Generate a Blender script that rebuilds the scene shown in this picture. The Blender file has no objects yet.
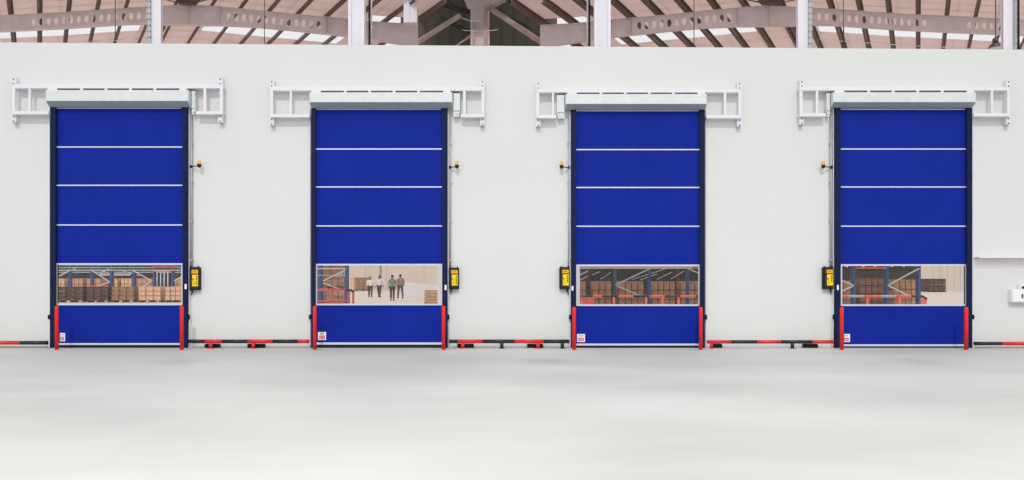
import bpy, bmesh, math, random
from mathutils import Vector, Matrix
random.seed(5)
C = bpy.context.scene
COL = C.collection
F = 792.0      # focal length in pixels of the 1024-wide frame
D = 18.0       # camera to partition wall
EYE = 1.602
HZ = 277.0
def X(px, d=D): return (px - 512.0) * d / F
def Z(py, d=D): return EYE + (HZ - py) * d / F

# ------------------------------------------------------------------ materials
def mat(name, col, rough=0.6, metal=0.0, spec=0.3, var=0.0, scale=6.0, bump=0.0, bscale=60.0, stretch=(1, 1, 1)):
    m = bpy.data.materials.new(name); m.use_nodes = True
    nt = m.node_tree; b = nt.nodes['Principled BSDF']
    b.inputs['Roughness'].default_value = rough
    b.inputs['Metallic'].default_value = metal
    b.inputs['Specular IOR Level'].default_value = spec
    tc = nt.nodes.new('ShaderNodeTexCoord'); mp = nt.nodes.new('ShaderNodeMapping')
    mp.inputs['Scale'].default_value = stretch
    nt.links.new(tc.outputs['Object'], mp.inputs['Vector'])
    if var > 0:
        n = nt.nodes.new('ShaderNodeTexNoise'); n.inputs['Scale'].default_value = scale; n.inputs['Detail'].default_value = 4
        r = nt.nodes.new('ShaderNodeValToRGB')
        r.color_ramp.elements[0].position = 0.3; r.color_ramp.elements[1].position = 0.7
        r.color_ramp.elements[0].color = [max(0, c * (1 - var)) for c in col] + [1]
        r.color_ramp.elements[1].color = [min(1, c * (1 + var)) for c in col] + [1]
        nt.links.new(mp.outputs[0], n.inputs['Vector']); nt.links.new(n.outputs['Fac'], r.inputs[0])
        nt.links.new(r.outputs[0], b.inputs['Base Color'])
    else:
        b.inputs['Base Color'].default_value = (*col, 1)
    if bump > 0:
        n2 = nt.nodes.new('ShaderNodeTexNoise'); n2.inputs['Scale'].default_value = bscale
        bp = nt.nodes.new('ShaderNodeBump'); bp.inputs['Strength'].default_value = bump; bp.inputs['Distance'].default_value = 0.01
        nt.links.new(mp.outputs[0], n2.inputs['Vector']); nt.links.new(n2.outputs['Fac'], bp.inputs['Height'])
        nt.links.new(bp.outputs[0], b.inputs['Normal'])
    return m

M = {}
M['navy'] = mat('navy guide paint', (.006, .014, .060), .55, spec=.12, var=.15)
M['blue'] = mat('blue pvc curtain', (.0062, .0205, .27), .65, spec=.07, var=.07, scale=1.1, bump=.08, bscale=180)
M['silver'] = mat('aluminium wind bar', (.62, .64, .70), .4, .2, .4)
M['hood'] = mat('galvanised hood sheet', (.66, .69, .69), .5, .15, .3, var=.04)
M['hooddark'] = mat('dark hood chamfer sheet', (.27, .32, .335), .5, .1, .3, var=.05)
M['frame'] = mat('white painted steel frame', (.76, .72, .77), .5, 0, .3, var=.02)
M['white'] = mat('white plastic', (.82, .82, .82), .4)
M['slotshade'] = mat('dark grey slot shade', (.14, .12, .13), .8)  # dark tone painting the shade in the slot above a hood
M['black'] = mat('black rubber', (.012, .012, .013), .6, spec=.2)
M['blackpaint'] = mat('black rail paint', (.016, .016, .02), .35, spec=.4, var=.2)
M['red'] = mat('red post paint', (.76, .020, .018), .42, spec=.3, var=.06, scale=3)
M['redrail'] = mat('red rail paint', (.62, .022, .03), .35, spec=.4, var=.12, scale=4)
M['darkgirt'] = mat('dark girt steel', (.05, .042, .036), .7, var=.2)
M['orange'] = mat('orange red rail', (.86, .12, .075), .45, var=.06)
M['yellow'] = mat('yellow keypad label', (.86, .66, .01), .5)
M['orangelabel'] = mat('orange keypad label', (.86, .40, .01), .5)
M['labelred'] = mat('red print', (.6, .03, .03), .5)
M['labelpink'] = mat('pale red print', (.72, .16, .2), .5)
M['amber'] = mat('amber lens', (.72, .42, .05), .25, spec=.6)
M['conduit'] = mat('grey conduit', (.42, .41, .44), .5, .2)
M['column'] = mat('white column paint', (.76, .72, .77), .5, var=.015)
M['rafter'] = mat('mauve grey rafter steel', (.80, .69, .69), .6, var=.07, scale=3)
M['pipe'] = mat('pink grey brace pipe', (.60, .44, .40), .55, var=.1)
M['purlin'] = mat('brown purlin steel', (.16, .105, .09), .6, var=.15)
M['darkclad'] = mat('dark olive cladding', (.050, .047, .038), .8, var=.35, scale=1.2, stretch=(1, 1, .3))
M['chain'] = mat('pale chain', (.5, .5, .52), .5, .3)
M['lamp'] = mat('dark lamp body', (.10, .09, .09), .4, .4)
M['cardboard'] = mat('tan cardboard', (.50, .265, .15), .8, var=.14, scale=5)
M['cardpale'] = mat('pale cardboard', (.66, .38, .22), .8, var=.14, scale=5)
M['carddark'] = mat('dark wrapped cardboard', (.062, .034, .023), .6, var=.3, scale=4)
M['cardmid'] = mat('brown wrapped cardboard', (.27, .14, .08), .65, var=.25, scale=4)
M['tape'] = mat('pale tape', (.75, .62, .5), .5)
M['wood'] = mat('pallet wood', (.16, .09, .05), .85, var=.25, scale=8)
M['rackblue'] = mat('blue rack upright', (.035, .085, .22), .5, var=.1)
M['rackgrey'] = mat('galvanised rack steel', (.55, .55, .56), .4, .3)
M['rackdark'] = mat('dark rack parts and painted shade', (.035, .028, .026), .8, var=.3)  # dark tone, also painting the shaded depth behind the racks
M['far'] = mat('beige cladding', (.66, .57, .50), .7, var=.04, scale=1)
M['skin'] = mat('brown skin', (.20, .10, .06), .6)
M['hair'] = mat('black hair', (.012, .010, .009), .6)
M['shoe'] = mat('dark shoes', (.03, .02, .018), .6)

def ribbed(name, col, per, amt, rough=.6, var=.03, axis=0, line=.06):
    """painted sheet with fine seams every `per` metres"""
    m = mat(name, col, rough, var=var, scale=.35)
    nt = m.node_tree; b = nt.nodes['Principled BSDF']
    src = b.inputs['Base Color'].links[0].from_socket
    tc = nt.nodes.new('ShaderNodeTexCoord'); s = nt.nodes.new('ShaderNodeSeparateXYZ')
    nt.links.new(tc.outputs['Object'], s.inputs[0])
    a = nt.nodes.new('ShaderNodeMath'); a.operation = 'DIVIDE'; a.inputs[1].default_value = per
    f = nt.nodes.new('ShaderNodeMath'); f.operation = 'FRACT'
    c = nt.nodes.new('ShaderNodeMath'); c.operation = 'LESS_THAN'; c.inputs[1].default_value = line
    g = nt.nodes.new('ShaderNodeMath'); g.operation = 'MULTIPLY'; g.inputs[1].default_value = amt
    mx = nt.nodes.new('ShaderNodeMixRGB'); mx.blend_type = 'MULTIPLY'; mx.inputs[2].default_value = (.3, .3, .3, 1)
    nt.links.new(s.outputs[axis], a.inputs[0]); nt.links.new(a.outputs[0], f.inputs[0]); nt.links.new(f.outputs[0], c.inputs[0])
    nt.links.new(c.outputs[0], g.inputs[0]); nt.links.new(g.outputs[0], mx.inputs[0]); nt.links.new(src, mx.inputs[1])
    nt.links.new(mx.outputs[0], b.inputs['Base Color'])
    return m
M['wall'] = ribbed('white wall panels', (.672, .684, .670), 1.15, .03, .55, .02, 0, .02)
M['far'] = ribbed('beige far cladding', (.60, .50, .43), 8.2, .75, .7, .05, 0, .035)
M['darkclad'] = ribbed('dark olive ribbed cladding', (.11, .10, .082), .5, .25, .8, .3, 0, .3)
M['roof'] = mat('pink brown roof sheet', (.84, .76, .74), .7, var=.16, scale=2.2, stretch=(.35, 1.6, 1), bump=.35, bscale=2.5)

def add_translucent(m, amt, col):
    nt = m.node_tree; o = nt.nodes['Material Output']; b = nt.nodes['Principled BSDF']
    t = nt.nodes.new('ShaderNodeBsdfTranslucent'); t.inputs[0].default_value = (*col, 1)
    x = nt.nodes.new('ShaderNodeMixShader'); x.inputs[0].default_value = amt
    nt.links.new(b.outputs[0], x.inputs[1]); nt.links.new(t.outputs[0], x.inputs[2]); nt.links.new(x.outputs[0], o.inputs[0])
add_translucent(M['roof'], .75, (.80, .675, .64))
def floor_mat():
    m = mat('pale polished concrete', (.515, .515, .50), .6, spec=.12, var=.05, scale=.45, stretch=(.6, 1, 1))
    nt = m.node_tree; b = nt.nodes['Principled BSDF']
    src = b.inputs['Base Color'].links[0].from_socket
    tc = nt.nodes.new('ShaderNodeTexCoord'); mp = nt.nodes.new('ShaderNodeMapping'); mp.inputs['Scale'].default_value = (.22, .5, 1)
    n = nt.nodes.new('ShaderNodeTexNoise'); n.inputs['Scale'].default_value = 1.0; n.inputs['Detail'].default_value = 5
    r = nt.nodes.new('ShaderNodeValToRGB'); r.color_ramp.elements[0].position = .35; r.color_ramp.elements[1].position = .68
    r.color_ramp.elements[0].color = (.90, .90, .90, 1); r.color_ramp.elements[1].color = (1.06, 1.06, 1.06, 1)
    mx = nt.nodes.new('ShaderNodeMixRGB'); mx.blend_type = 'MULTIPLY'; mx.inputs[0].default_value = 1
    nt.links.new(tc.outputs['Object'], mp.inputs[0]); nt.links.new(mp.outputs[0], n.inputs['Vector']); nt.links.new(n.outputs['Fac'], r.inputs[0])
    nt.links.new(src, mx.inputs[1]); nt.links.new(r.outputs[0], mx.inputs[2]); nt.links.new(mx.outputs[0], b.inputs['Base Color'])
    return m
M['floor'] = floor_mat()
M['floorin'] = mat('warm beige concrete', (.56, .48, .42), .6, var=.05, scale=.2, spec=.15)

def see_through(name, clear, rough, haze, tint=(1, 1, 1)):
    m = bpy.data.materials.new(name); m.use_nodes = True; nt = m.node_tree; nt.nodes.clear()
    o = nt.nodes.new('ShaderNodeOutputMaterial'); t = nt.nodes.new('ShaderNodeBsdfTransparent'); t.inputs[0].default_value = (*tint, 1)
    g = nt.nodes.new('ShaderNodeBsdfGlossy'); g.inputs['Roughness'].default_value = rough
    d = nt.nodes.new('ShaderNodeBsdfDiffuse' if haze != 'translucent' else 'ShaderNodeBsdfTranslucent'); d.inputs[0].default_value = (.85, .85, .85, 1)
    a = nt.nodes.new('ShaderNodeMixShader'); b = nt.nodes.new('ShaderNodeMixShader')
    a.inputs[0].default_value = .45
    nt.links.new(g.outputs[0], a.inputs[1]); nt.links.new(d.outputs[0], a.inputs[2])
    b.inputs[0].default_value = 1 - clear
    nt.links.new(t.outputs[0], b.inputs[1]); nt.links.new(a.outputs[0], b.inputs[2]); nt.links.new(b.outputs[0], o.inputs[0])
    return m
M['vinyl'] = see_through('clear vinyl window', .975, .08, 'haze')
M['sky_sheet'] = see_through('translucent skylight sheet', .985, .3, 'translucent')

# ------------------------------------------------------------------ mesh helpers
class MB:
    def __init__(s): s.bm = bmesh.new(); s.mi = 0
    def _n(s, vs):
        for v in vs:
            for f in v.link_faces: f.material_index = s.mi
    def box(s, x0, x1, y0, y1, z0, z1):
        if x0 > x1: x0, x1 = x1, x0
        if y0 > y1: y0, y1 = y1, y0
        if z0 > z1: z0, z1 = z1, z0
        v = [s.bm.verts.new(p) for p in ((x0,y0,z0),(x1,y0,z0),(x1,y1,z0),(x0,y1,z0),(x0,y0,z1),(x1,y0,z1),(x1,y1,z1),(x0,y1,z1))]
        for q in ((0,3,2,1),(4,5,6,7),(0,1,5,4),(1,2,6,5),(2,3,7,6),(3,0,4,7)):
            s.bm.faces.new([v[i] for i in q]).material_index = s.mi
        return s
    def prism(s, pts, a0, a1, axis='x'):
        """closed profile pts extruded along an axis (x: pts are (y,z); y: pts are (x,z); z: pts are (x,y))"""
        def P(p, a):
            return {'x': (a, p[0], p[1]), 'y': (p[0], a, p[1]), 'z': (p[0], p[1], a)}[axis]
        A = [s.bm.verts.new(P(p, a0)) for p in pts]; B = [s.bm.verts.new(P(p, a1)) for p in pts]
        n = len(pts)
        for f in (A, B[::-1]): s.bm.faces.new(f).material_index = s.mi
        for i in range(n): s.bm.faces.new((A[i], B[i], B[(i+1) % n], A[(i+1) % n])).material_index = s.mi
        return s
    def bar(s, p, q, w, h, up=(0, 0, 1)):
        p = Vector(p); q = Vector(q); d = (q - p).normalized(); u = Vector(up)
        r = d.cross(u)
        if r.length < 1e-4: r = d.cross(Vector((0, 1, 0)))
        r.normalize(); u = r.cross(d).normalized()
        o = [(-1,-1),(1,-1),(1,1),(-1,1)]
        A = [s.bm.verts.new(p + r*(a*w/2) + u*(b*h/2)) for a, b in o]; B = [s.bm.verts.new(q + r*(a*w/2) + u*(b*h/2)) for a, b in o]
        for f in (A, B[::-1]): s.bm.faces.new(f).material_index = s.mi
        for i in range(4): s.bm.faces.new((A[i], B[i], B[(i+1) % 4], A[(i+1) % 4])).material_index = s.mi
        return s
    def tube(s, p, q, r, r2=None, n=14):
        p = Vector(p); q = Vector(q); r2 = r if r2 is None else r2
        d = (q - p).normalized(); a = d.orthogonal().normalized(); b = d.cross(a)
        A = [s.bm.verts.new(p + (a*math.cos(t) + b*math.sin(t))*r) for t in [2*math.pi*i/n for i in range(n)]]
        B = [s.bm.verts.new(q + (a*math.cos(t) + b*math.sin(t))*r2) for t in [2*math.pi*i/n for i in range(n)]]
        for f in (A, B[::-1]): s.bm.faces.new(f).material_index = s.mi
        for i in range(n):
            f = s.bm.faces.new((A[i], B[i], B[(i+1) % n], A[(i+1) % n])); f.material_index = s.mi; f.smooth = True
        return s
    def lathe(s, c, prof, n=18):
        """profile of (radius, z) turned about the vertical through c"""
        rings = []
        for r, z in prof:
            rings.append([s.bm.verts.new((c[0] + r*math.cos(2*math.pi*i/n), c[1] + r*math.sin(2*math.pi*i/n), c[2] + z)) for i in range(n)])
        for A, B in zip(rings, rings[1:]):
            for i in range(n):
                f = s.bm.faces.new((A[i], A[(i+1) % n], B[(i+1) % n], B[i])); f.material_index = s.mi; f.smooth = True
        s.bm.faces.new(rings[0][::-1]).material_index = s.mi; s.bm.faces.new(rings[-1]).material_index = s.mi
        return s
    def ball(s, c, r, sc=(1, 1, 1), seg=14):
        m = Matrix.Translation(c) @ Matrix.Diagonal((r*sc[0], r*sc[1], r*sc[2], 1))
        res = bmesh.ops.create_uvsphere(s.bm, u_segments=seg, v_segments=seg//2 + 2, radius=1, matrix=m)
        for v in res['verts']:
            for f in v.link_faces: f.smooth = True; f.material_index = s.mi
        return s
    def build(s, name, mats, parent=None, bevel=0.0):
        bmesh.ops.recalc_face_normals(s.bm, faces=s.bm.faces)
        me = bpy.data.meshes.new(name); s.bm.to_mesh(me); s.bm.free()
        for m in (mats if isinstance(mats, (list, tuple)) else [mats]): me.materials.append(M[m])
        o = bpy.data.objects.new(name, me); COL.objects.link(o)
        if parent is not None:
            o.parent = parent
            w = world_of(parent); o.location = -w
        if bevel > 0:
            b = o.modifiers.new('bevel', 'BEVEL'); b.width = bevel; b.segments = 2; b.limit_method = 'ANGLE'
        return o
def world_of(o):
    v = Vector(o.location)
    while o.parent is not None: o = o.parent; v += Vector(o.location)
    return v
def tag(o, label=None, cat=None, group=None, kind=None):
    if label: o['label'] = label
    if cat: o['category'] = cat
    if group: o['group'] = group
    if kind: o['kind'] = kind
    return o
def thing(name, label, cat, loc, group=None):
    o = bpy.data.objects.new(name, None); COL.objects.link(o); o.location = loc; o.empty_display_size = .1
    return tag(o, label, cat, group)
def dup_tree(o, dx, parent=None, first=True):
    c = o.copy(); COL.objects.link(c); c.parent = parent
    if first: c.location = Vector(o.location) + Vector(dx)
    for ch in [k for k in COL.objects if k.parent == o]: dup_tree(ch, dx, c, False)
    return c

# ------------------------------------------------------------------ doors data (pixels measured on the photograph)
DOORS = [
 dict(g=(50, 55.5, 182.7, 187), hood=(46, 188.2, 90, 101, 107), rail=(84.2, 87.8), fr=(12, 222.6), vl=(28.3, 30.6), vr=(203.4, 206), br=(111, 114.3),
      ctop=107.5, bars=(147, 185.3, 225), win=(263.2, 305.3), post=(55, 58.6, 180, 183.6, 306), side=1, motor=(188.6, 195), cond=191.3, beacon=(199.3, 160.2), ctl=(190, 200.3, 267, 291),
      lab=(59.8, 65, 333, 341.2), bot=(343.2, 345), stick=(184.6, 186.6, 284, 289), name='leftmost'),
 dict(g=(311, 315.4, 442.4, 447.2), hood=(309.7, 452, 92.3, 102.2, 108), rail=(86.6, 90.2), fr=(270, 484.5), vl=(289.6, 291.8), vr=(463, 465.7), br=(114.2, 117.2),
      ctop=108.5, bars=(149, 187, 226), win=(263.8, 305.3), post=(313, 316.6, 441.7, 445.3, 306), side=1, motor=(452.4, 460), cond=450, beacon=(457, 161), ctl=(449, 459.2, 267.5, 290),
      lab=(318, 326, 332, 340), bot=(342.6, 344.7), stick=(444.6, 446.6, 285, 290), name='second'),
 dict(g=(571.2, 576, 700, 705), hood=(565.8, 706.6, 94, 104, 109.5), rail=(88.8, 92), fr=(536.3, 741.5), vl=(552, 554), vr=(723.8, 726.4), br=(115, 118.2),
      ctop=110, bars=(149.6, 187.5, 226.3), win=(264.5, 306), post=(572.4, 576, 699, 702.6, 307), side=-1, motor=(556.8, 565.5), cond=569, beacon=(561.5, 161.3), ctl=(559.3, 569.6, 267, 290),
      lab=(577, 585, 334, 342), bot=(343.7, 345.6), stick=(571.6, 573.4, 286, 290.5), name='third'),
 dict(g=(835.5, 840.6, 967, 972.2), hood=(833.3, 975.8, 92.2, 102.2, 107.6), rail=(86.8, 90), fr=(799.8, 1010.3), vl=(816, 818.2), vr=(991, 993.3), br=(113.2, 116.4),
      ctop=108.5, bars=(149, 187, 226.2), win=(264.2, 306), post=(840, 843.6, 964.2, 968, 307), side=-1, motor=(826.7, 833), cond=831, beacon=(823.3, 161), ctl=(822.6, 832.8, 267, 290),
      lab=(844.2, 850, 334, 342), bot=(344.4, 346.3), stick=(837, 838.8, 285, 290), name='rightmost'),
]
POSN = {'leftmost': 'leftmost blue shutter', 'second': 'second blue shutter from the left', 'third': 'third blue shutter from the left', 'rightmost': 'rightmost blue shutter'}
SEEN = {'leftmost': 'rows of boxes', 'second': 'four people', 'third': 'a full rack', 'rightmost': 'a rack end'}

# ------------------------------------------------------------------ shell
def struct(b, name, mats, **k):
    return tag(b.build(name, mats, **k), kind='structure')

XL, XR = -17.0, 17.0
def ztop(x): return Z(42.4) + (Z(49.6) - Z(42.4)) * (x - X(0)) / (X(1024) - X(0))
b = MB(); T = .22
edges = [XL]
for dr in DOORS: edges += [X(dr['g'][1] - (4 if X(dr['g'][0]) < 0 else 2.5)), X(dr['g'][2] + (4 if X(dr['g'][0]) > 0 else 2.5))]
edges.append(XR)
for i in range(len(edges) - 1):
    x0, x1 = edges[i], edges[i + 1]
    zb = 0.0 if i % 2 == 0 else Z(DOORS[i // 2]['ctop'] + 1)
    pts = [(x0, zb), (x1, zb), (x1, ztop(x1)), (x0, ztop(x0))]
    b.prism(pts, 0, T, 'y')
struct(b, 'wall_back', 'wall')
b = MB(); b.box(-75, 75, -24, .3, -.2, 0); struct(b, 'floor', 'floor')
b = MB(); b.box(-75, 75, .3, 84, -.2, 0); struct(b, 'floor', 'floorin')
b = MB(); b.box(-75, 75, 80, 80.3, 0, 9); struct(b, 'wall_far', 'far')
b = MB(); b.box(-75, 75, 79.7, 79.99, 0, .25); struct(b, 'baseboard_far', 'far')
b = MB(); b.box(XL, XR, T, T + .03, 0, .12); struct(b, 'baseboard_back', 'white')

# ------------------------------------------------------------------ roof (two bays whose purlins fan apart)
RD = 26.0
VP = {'L': 40.0, 'R': 918.0}
def dirx(side): return (VP[side] - 512.0) / F
TOP = [(-90, 21), (0, 16.3), (60, 13.5), (120, 9.3), (150, 7.6), (189, 5.5), (220, 7.3), (256, 11), (290, 14.5), (328, 17.8), (345, 19.5), (384, 23.3), (418, 25)]
BOT = [(-90, 35), (0, 31.2), (60, 28.2), (120, 24.2), (150, 23.4), (165, 24.6), (189, 25), (220, 25.2), (256, 26.8), (290, 30), (328, 34), (345, 36), (384, 41.5), (418, 47)]
def interp(tab, x):
    for (a, ya), (c, yc) in zip(tab, tab[1:]):
        if x <= c: return ya + (yc - ya) * (x - a) / (c - a)
    return tab[-1][1]
def mir(side, s): return s if side == 'L' else 958.0 - s
def drop(side): return 0.0 if side == 'L' else 1.0
PUR = .19
def roofz(side, s): return Z(interp(TOP, s) + drop(side), RD) + PUR
def rp(side, s, t, dz=0.0):
    """point of the roof of one bay: s pixel position along the rafter, t distance from the camera"""
    return (X(mir(side, s), RD) + dirx(side) * (t - RD), t - D, roofz(side, s) + dz)

roof = MB(); sky1 = MB(); sky2 = MB()
SS = [-90, -40, 0, 60, 120, 150, 189, 220, 256, 290, 328, 345, 372, 395, 418]
TT = [23.9, 25.3, 25.9, 26.55, 27.95, 29.12, 30.0, 31.8]
for side in 'LR':
    for i in range(len(SS) - 1):
        for j in range(len(TT) - 1):
            tgt = roof
            if j == 4 and SS[i+1] <= 372 and not (150 <= SS[i] < 200): tgt = sky1
            if j == 2 and SS[i] >= 372: tgt = sky2
            lo = [tgt.bm.verts.new(rp(side, s, t)) for s, t in ((SS[i], TT[j]), (SS[i+1], TT[j]), (SS[i+1], TT[j+1]), (SS[i], TT[j+1]))]
            hi = [tgt.bm.verts.new(v.co + Vector((0, 0, .03))) for v in lo]
            for q in ((lo[0], lo[1], lo[2], lo[3]), (hi[3], hi[2], hi[1], hi[0])): tgt.bm.faces.new(q)
            for k in range(4): tgt.bm.faces.new((lo[k], hi[k], hi[(k+1) % 4], lo[(k+1) % 4]))
struct(roof, 'ceiling', 'roof'); struct(sky1, 'window_1', 'sky_sheet'); struct(sky2, 'window_2', 'sky_sheet')

# raised dark bay between the two roofs
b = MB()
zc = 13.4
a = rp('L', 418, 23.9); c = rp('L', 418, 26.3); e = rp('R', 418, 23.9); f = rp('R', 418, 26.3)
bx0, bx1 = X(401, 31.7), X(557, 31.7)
b.prism([(a[0], a[1]), (e[0], e[1]), (bx1, 13.7), (bx0, 13.7)], zc, zc + .05, 'z')  # unseen cover, added to shut out sky and keep the bay dark
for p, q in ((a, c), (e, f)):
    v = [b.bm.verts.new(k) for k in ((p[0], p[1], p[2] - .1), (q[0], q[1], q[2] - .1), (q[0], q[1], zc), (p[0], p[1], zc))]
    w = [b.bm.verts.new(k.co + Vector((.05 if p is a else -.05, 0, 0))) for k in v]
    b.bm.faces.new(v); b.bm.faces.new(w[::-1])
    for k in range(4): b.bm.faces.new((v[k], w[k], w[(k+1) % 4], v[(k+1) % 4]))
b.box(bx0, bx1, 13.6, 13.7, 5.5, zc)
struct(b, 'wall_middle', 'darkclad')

# purlins
def purlin(side, s, double=False):
    m = MB()
    for off in ((0,) if not double else (0, 5.5)):
        p = Vector(rp(side, s + off, 23.95, -PUR/2 - .004)); q = Vector(rp(side, s + off, 31.2, -PUR/2 - .004))
        m.bar(p, q, .022, PUR - .012)
        d = (q - p).normalized(); r = Vector((d.y, -d.x, 0))
        for z, sg in ((PUR/2 - .012, 1), (-PUR/2 + .012, -1)):
            m.bar(p + r*.035*sg + Vector((0, 0, z)), q + r*.035*sg + Vector((0, 0, z)), .085, .016)
    o = m.build('roof_purlin', 'purlin')
    lab = 'brown steel purlin running away under the ' + ('left' if side == 'L' else 'right') + ' half of the roof'
    if double: lab = 'pair of brown purlins beside the ridge of the ' + ('left' if side == 'L' else 'right') + ' roof'
    tag(o, lab, 'roof beam', None if double else ('purlins of the left roof bay' if side == 'L' else 'purlins of the right roof bay'))
for side in 'LR':
    for k in range(-3, 15):
        s = 11 + 28.8 * k
        if k == 6: continue
        purlin(side, s)
    purlin(side, 176, True)

# rafters with oval holes
def rafter(side):
    root = thing('roof_rafter', 'long mauve-grey steel rafter with oval holes, over the ' + ('left' if side == 'L' else 'right') + ' two shutters', 'roof beam', (X(mir(side, 189), RD), RD - D, Z(25, RD)))
    def pt(s, v, y):   # v 0 bottom 1 top
        zt = Z(interp(TOP, s) + drop(side), RD); zb = Z(interp(BOT, s) + drop(side), RD)
        return (X(mir(side, s), RD), y, zb + (zt - zb) * v)
    web = MB(); bm = web.bm
    cells = []
    s = -90.0
    holes = ((-60, -8), (27, 147), (223, 319))
    while s < 418:
        h = any(a0 <= s < a1 for a0, a1 in holes)
        w = 7.5
        e1 = min(s + w, 418); cells.append((s, e1, h)); s = e1
    N = 16
    for s0, s1, h in cells:
        if not h:
            vs = [bm.verts.new(pt(a1, v, RD - D)) for a1, v in ((s0, 0), (s1, 0), (s1, 1), (s0, 1))]
            bm.faces.new(vs); continue
        inn, out = [], []
        for k in range(N):
            t = 2*math.pi*(k + .5)/N; cx, cy = math.cos(t), math.sin(t)
            inn.append(bm.verts.new(pt((s0+s1)/2 + 2.05*cx, .5 + .25*cy, RD - D)))
            m = max(abs(cx), abs(cy)); ux, uy = cx/m, cy/m
            out.append(bm.verts.new(pt((s0+s1)/2 + ux*(s1-s0)/2, .5 + uy*.5, RD - D)))
        for k in range(N): bm.faces.new((inn[k], out[k], out[(k+1) % N], inn[(k+1) % N]))
        for k, sg in ((N//8 - 1 + 0, None),):
            pass
        # corner fills
        for q in range(4):
            k = [1, 5, 9, 13][q]
            cs = [(s1, 1), (s0, 1), (s0, 0), (s1, 0)][q]
            v = bm.verts.new(pt(cs[0], cs[1], RD - D)); bm.faces.new((out[k], v, out[(k+1) % N]))
    o = web.build('web', 'rafter', root); sm = o.modifiers.new('solid', 'SOLIDIFY'); sm.thickness = .015; sm.offset = 0
    for v, nm in ((1, 'top_flange'), (0, 'bottom_flange')):
        m = MB(); tab = TOP if v else BOT
        xs = sorted(set([p[0] for p in TOP] + [p[0] for p in BOT]))
        prof = [(pt(x_, v, 0)[0], pt(x_, v, 0)[2]) for x_ in xs]
        if side == 'R': prof = prof[::-1]
        lo = [(x_, z_ - .012) for x_, z_ in prof]; hi = [(x_, z_ + .004) for x_, z_ in prof]
        m.prism(lo + hi[::-1], RD - D - .11, RD - D + .11, 'y')
        m.build(nm, 'rafter', root)
    for s in (150, 189, 220, 326, 330, 346, 372):
        m = MB(); p0 = pt(s, 0.03, 0); p1 = pt(s, .97, 0)
        m.box(p0[0] - .012, p0[0] + .012, RD - D - .10, RD - D + .10, p0[2], p1[2]); m.build('stiffener_plate', 'rafter', root)
    return root
rafter('L'); rafter('R')
# dark splice bracket under each ridge
for side in 'LR':
    xx = X(mir(side, 189), 25.6); z1 = roofz(side, 189) - .16
    root = thing('splice_bracket', 'dark splayed bracket at the ridge of the ' + ('left' if side == 'L' else 'right') + ' roof', 'bracket', (xx, 7.5, z1))
    zb = Z(4.6, 25.5)
    MB().prism([(xx - .22, zb), (xx + .22, zb), (xx + .38, z1), (xx - .38, z1)], 7.35, 7.6, 'y').build('plate', 'purlin', root)
    for sg in (-1, 1):
        MB().bar((xx + sg*.2, 7.4, zb), (xx + sg*.75, 7.4, z1 - .02), .03, .03).build('stay', 'purlin', root)

# thin pale conduits under the roof
for side, nm in (('L', 'left'), ('R', 'right')):
    m = MB(); pts = [rp(side, s, 29.2, -.26) for s in (-90, 0, 60, 120, 150)]
    for p, q in zip(pts, pts[1:]): m.tube(p, q, .013, n=8)
    for p in pts: m.tube(p, (p[0], p[1], p[2] + .27), .008, n=6)
    tag(m.build('roof_conduit', 'white'), 'thin white conduit strung below the ' + nm + ' bright skylight', 'conduit')

# drop rods
def rod(px, d, y1, lab, side):
    x = X(px, d); z1 = Z(-3, d) + .4
    m = MB(); m.tube((x, d - D, Z(y1, d)), (x, d - D, 12 if False else z1), .012, n=8)
    m.ball((x, d - D, Z(y1, d)), .05)
    tag(m.build('hanging_rod', 'lamp'), lab, 'hanging rod')
def roof_at(side, px, d):
    # s such that the roof line passes above px at distance d
    s = (X(px, d) - dirx(side) * (d - RD)) * F / RD + 512
    s = s if side == 'L' else 958 - s
    return roofz(side, min(418, max(-90, s))) - .03
for px, y1, side, lab in ((115.3, 41, 'L', 'thin rod hanging above the leftmost shutter'), (264.5, 45, 'L', 'thin rod hanging above the gap between the two left shutters'),
                          (694, 47.5, 'R', 'thin rod with a dark end hanging above the third shutter'), (843.3, 45, 'R', 'thin rod hanging beside the chained column, above the rightmost shutter')):
    d = 24.4; zt = roof_at(side, px, d)
    m = MB(); m.tube((X(px, d), d - D, Z(y1 + 5, d)), (X(px, d), d - D, zt), .013, n=8); m.lathe((X(px, d), d - D, Z(y1 + 1, d)), [(.01, -.05), (.04, -.04), (.04, .02), (.01, .04)], 10)
    tag(m.build('hanging_rod', 'lamp'), lab, 'hanging rod')

def bay_lamp(px, py, lab, d=24.6, side='R', r=.19):
    x = X(px, d); z = Z(py, d); zt = roof_at(side, px, d)
    root = thing('high_bay_lamp', lab, 'lamp', (x, d - D, z))
    MB().lathe((x, d - D, z), [(r, -.10), (r*1.03, -.085), (r*.75, .0), (r*.45, .05), (.03, .06)], 20).build('reflector', 'lamp', root)
    MB().lathe((x, d - D, z), [(r*.9, -.115), (r*.9, -.098)], 20).build('lens', 'white', root)
    MB().lathe((x, d - D, z), [(.05, .05), (.09, .07), (.09, .17), (.05, .20), (.015, .24)], 16).build('ballast_housing', 'lamp', root)
    MB().tube((x, d - D, z + .22), (x, d - D, zt), .014, n=8).build('suspension_rod', 'lamp', root)
bay_lamp(995.5, 44.5, 'dark high bay lamp hanging beside the rightmost white column')
bay_lamp(843.8, 49, 'dark high bay lamp just above the wall over the rightmost shutter', d=26.9, r=.15)

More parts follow.
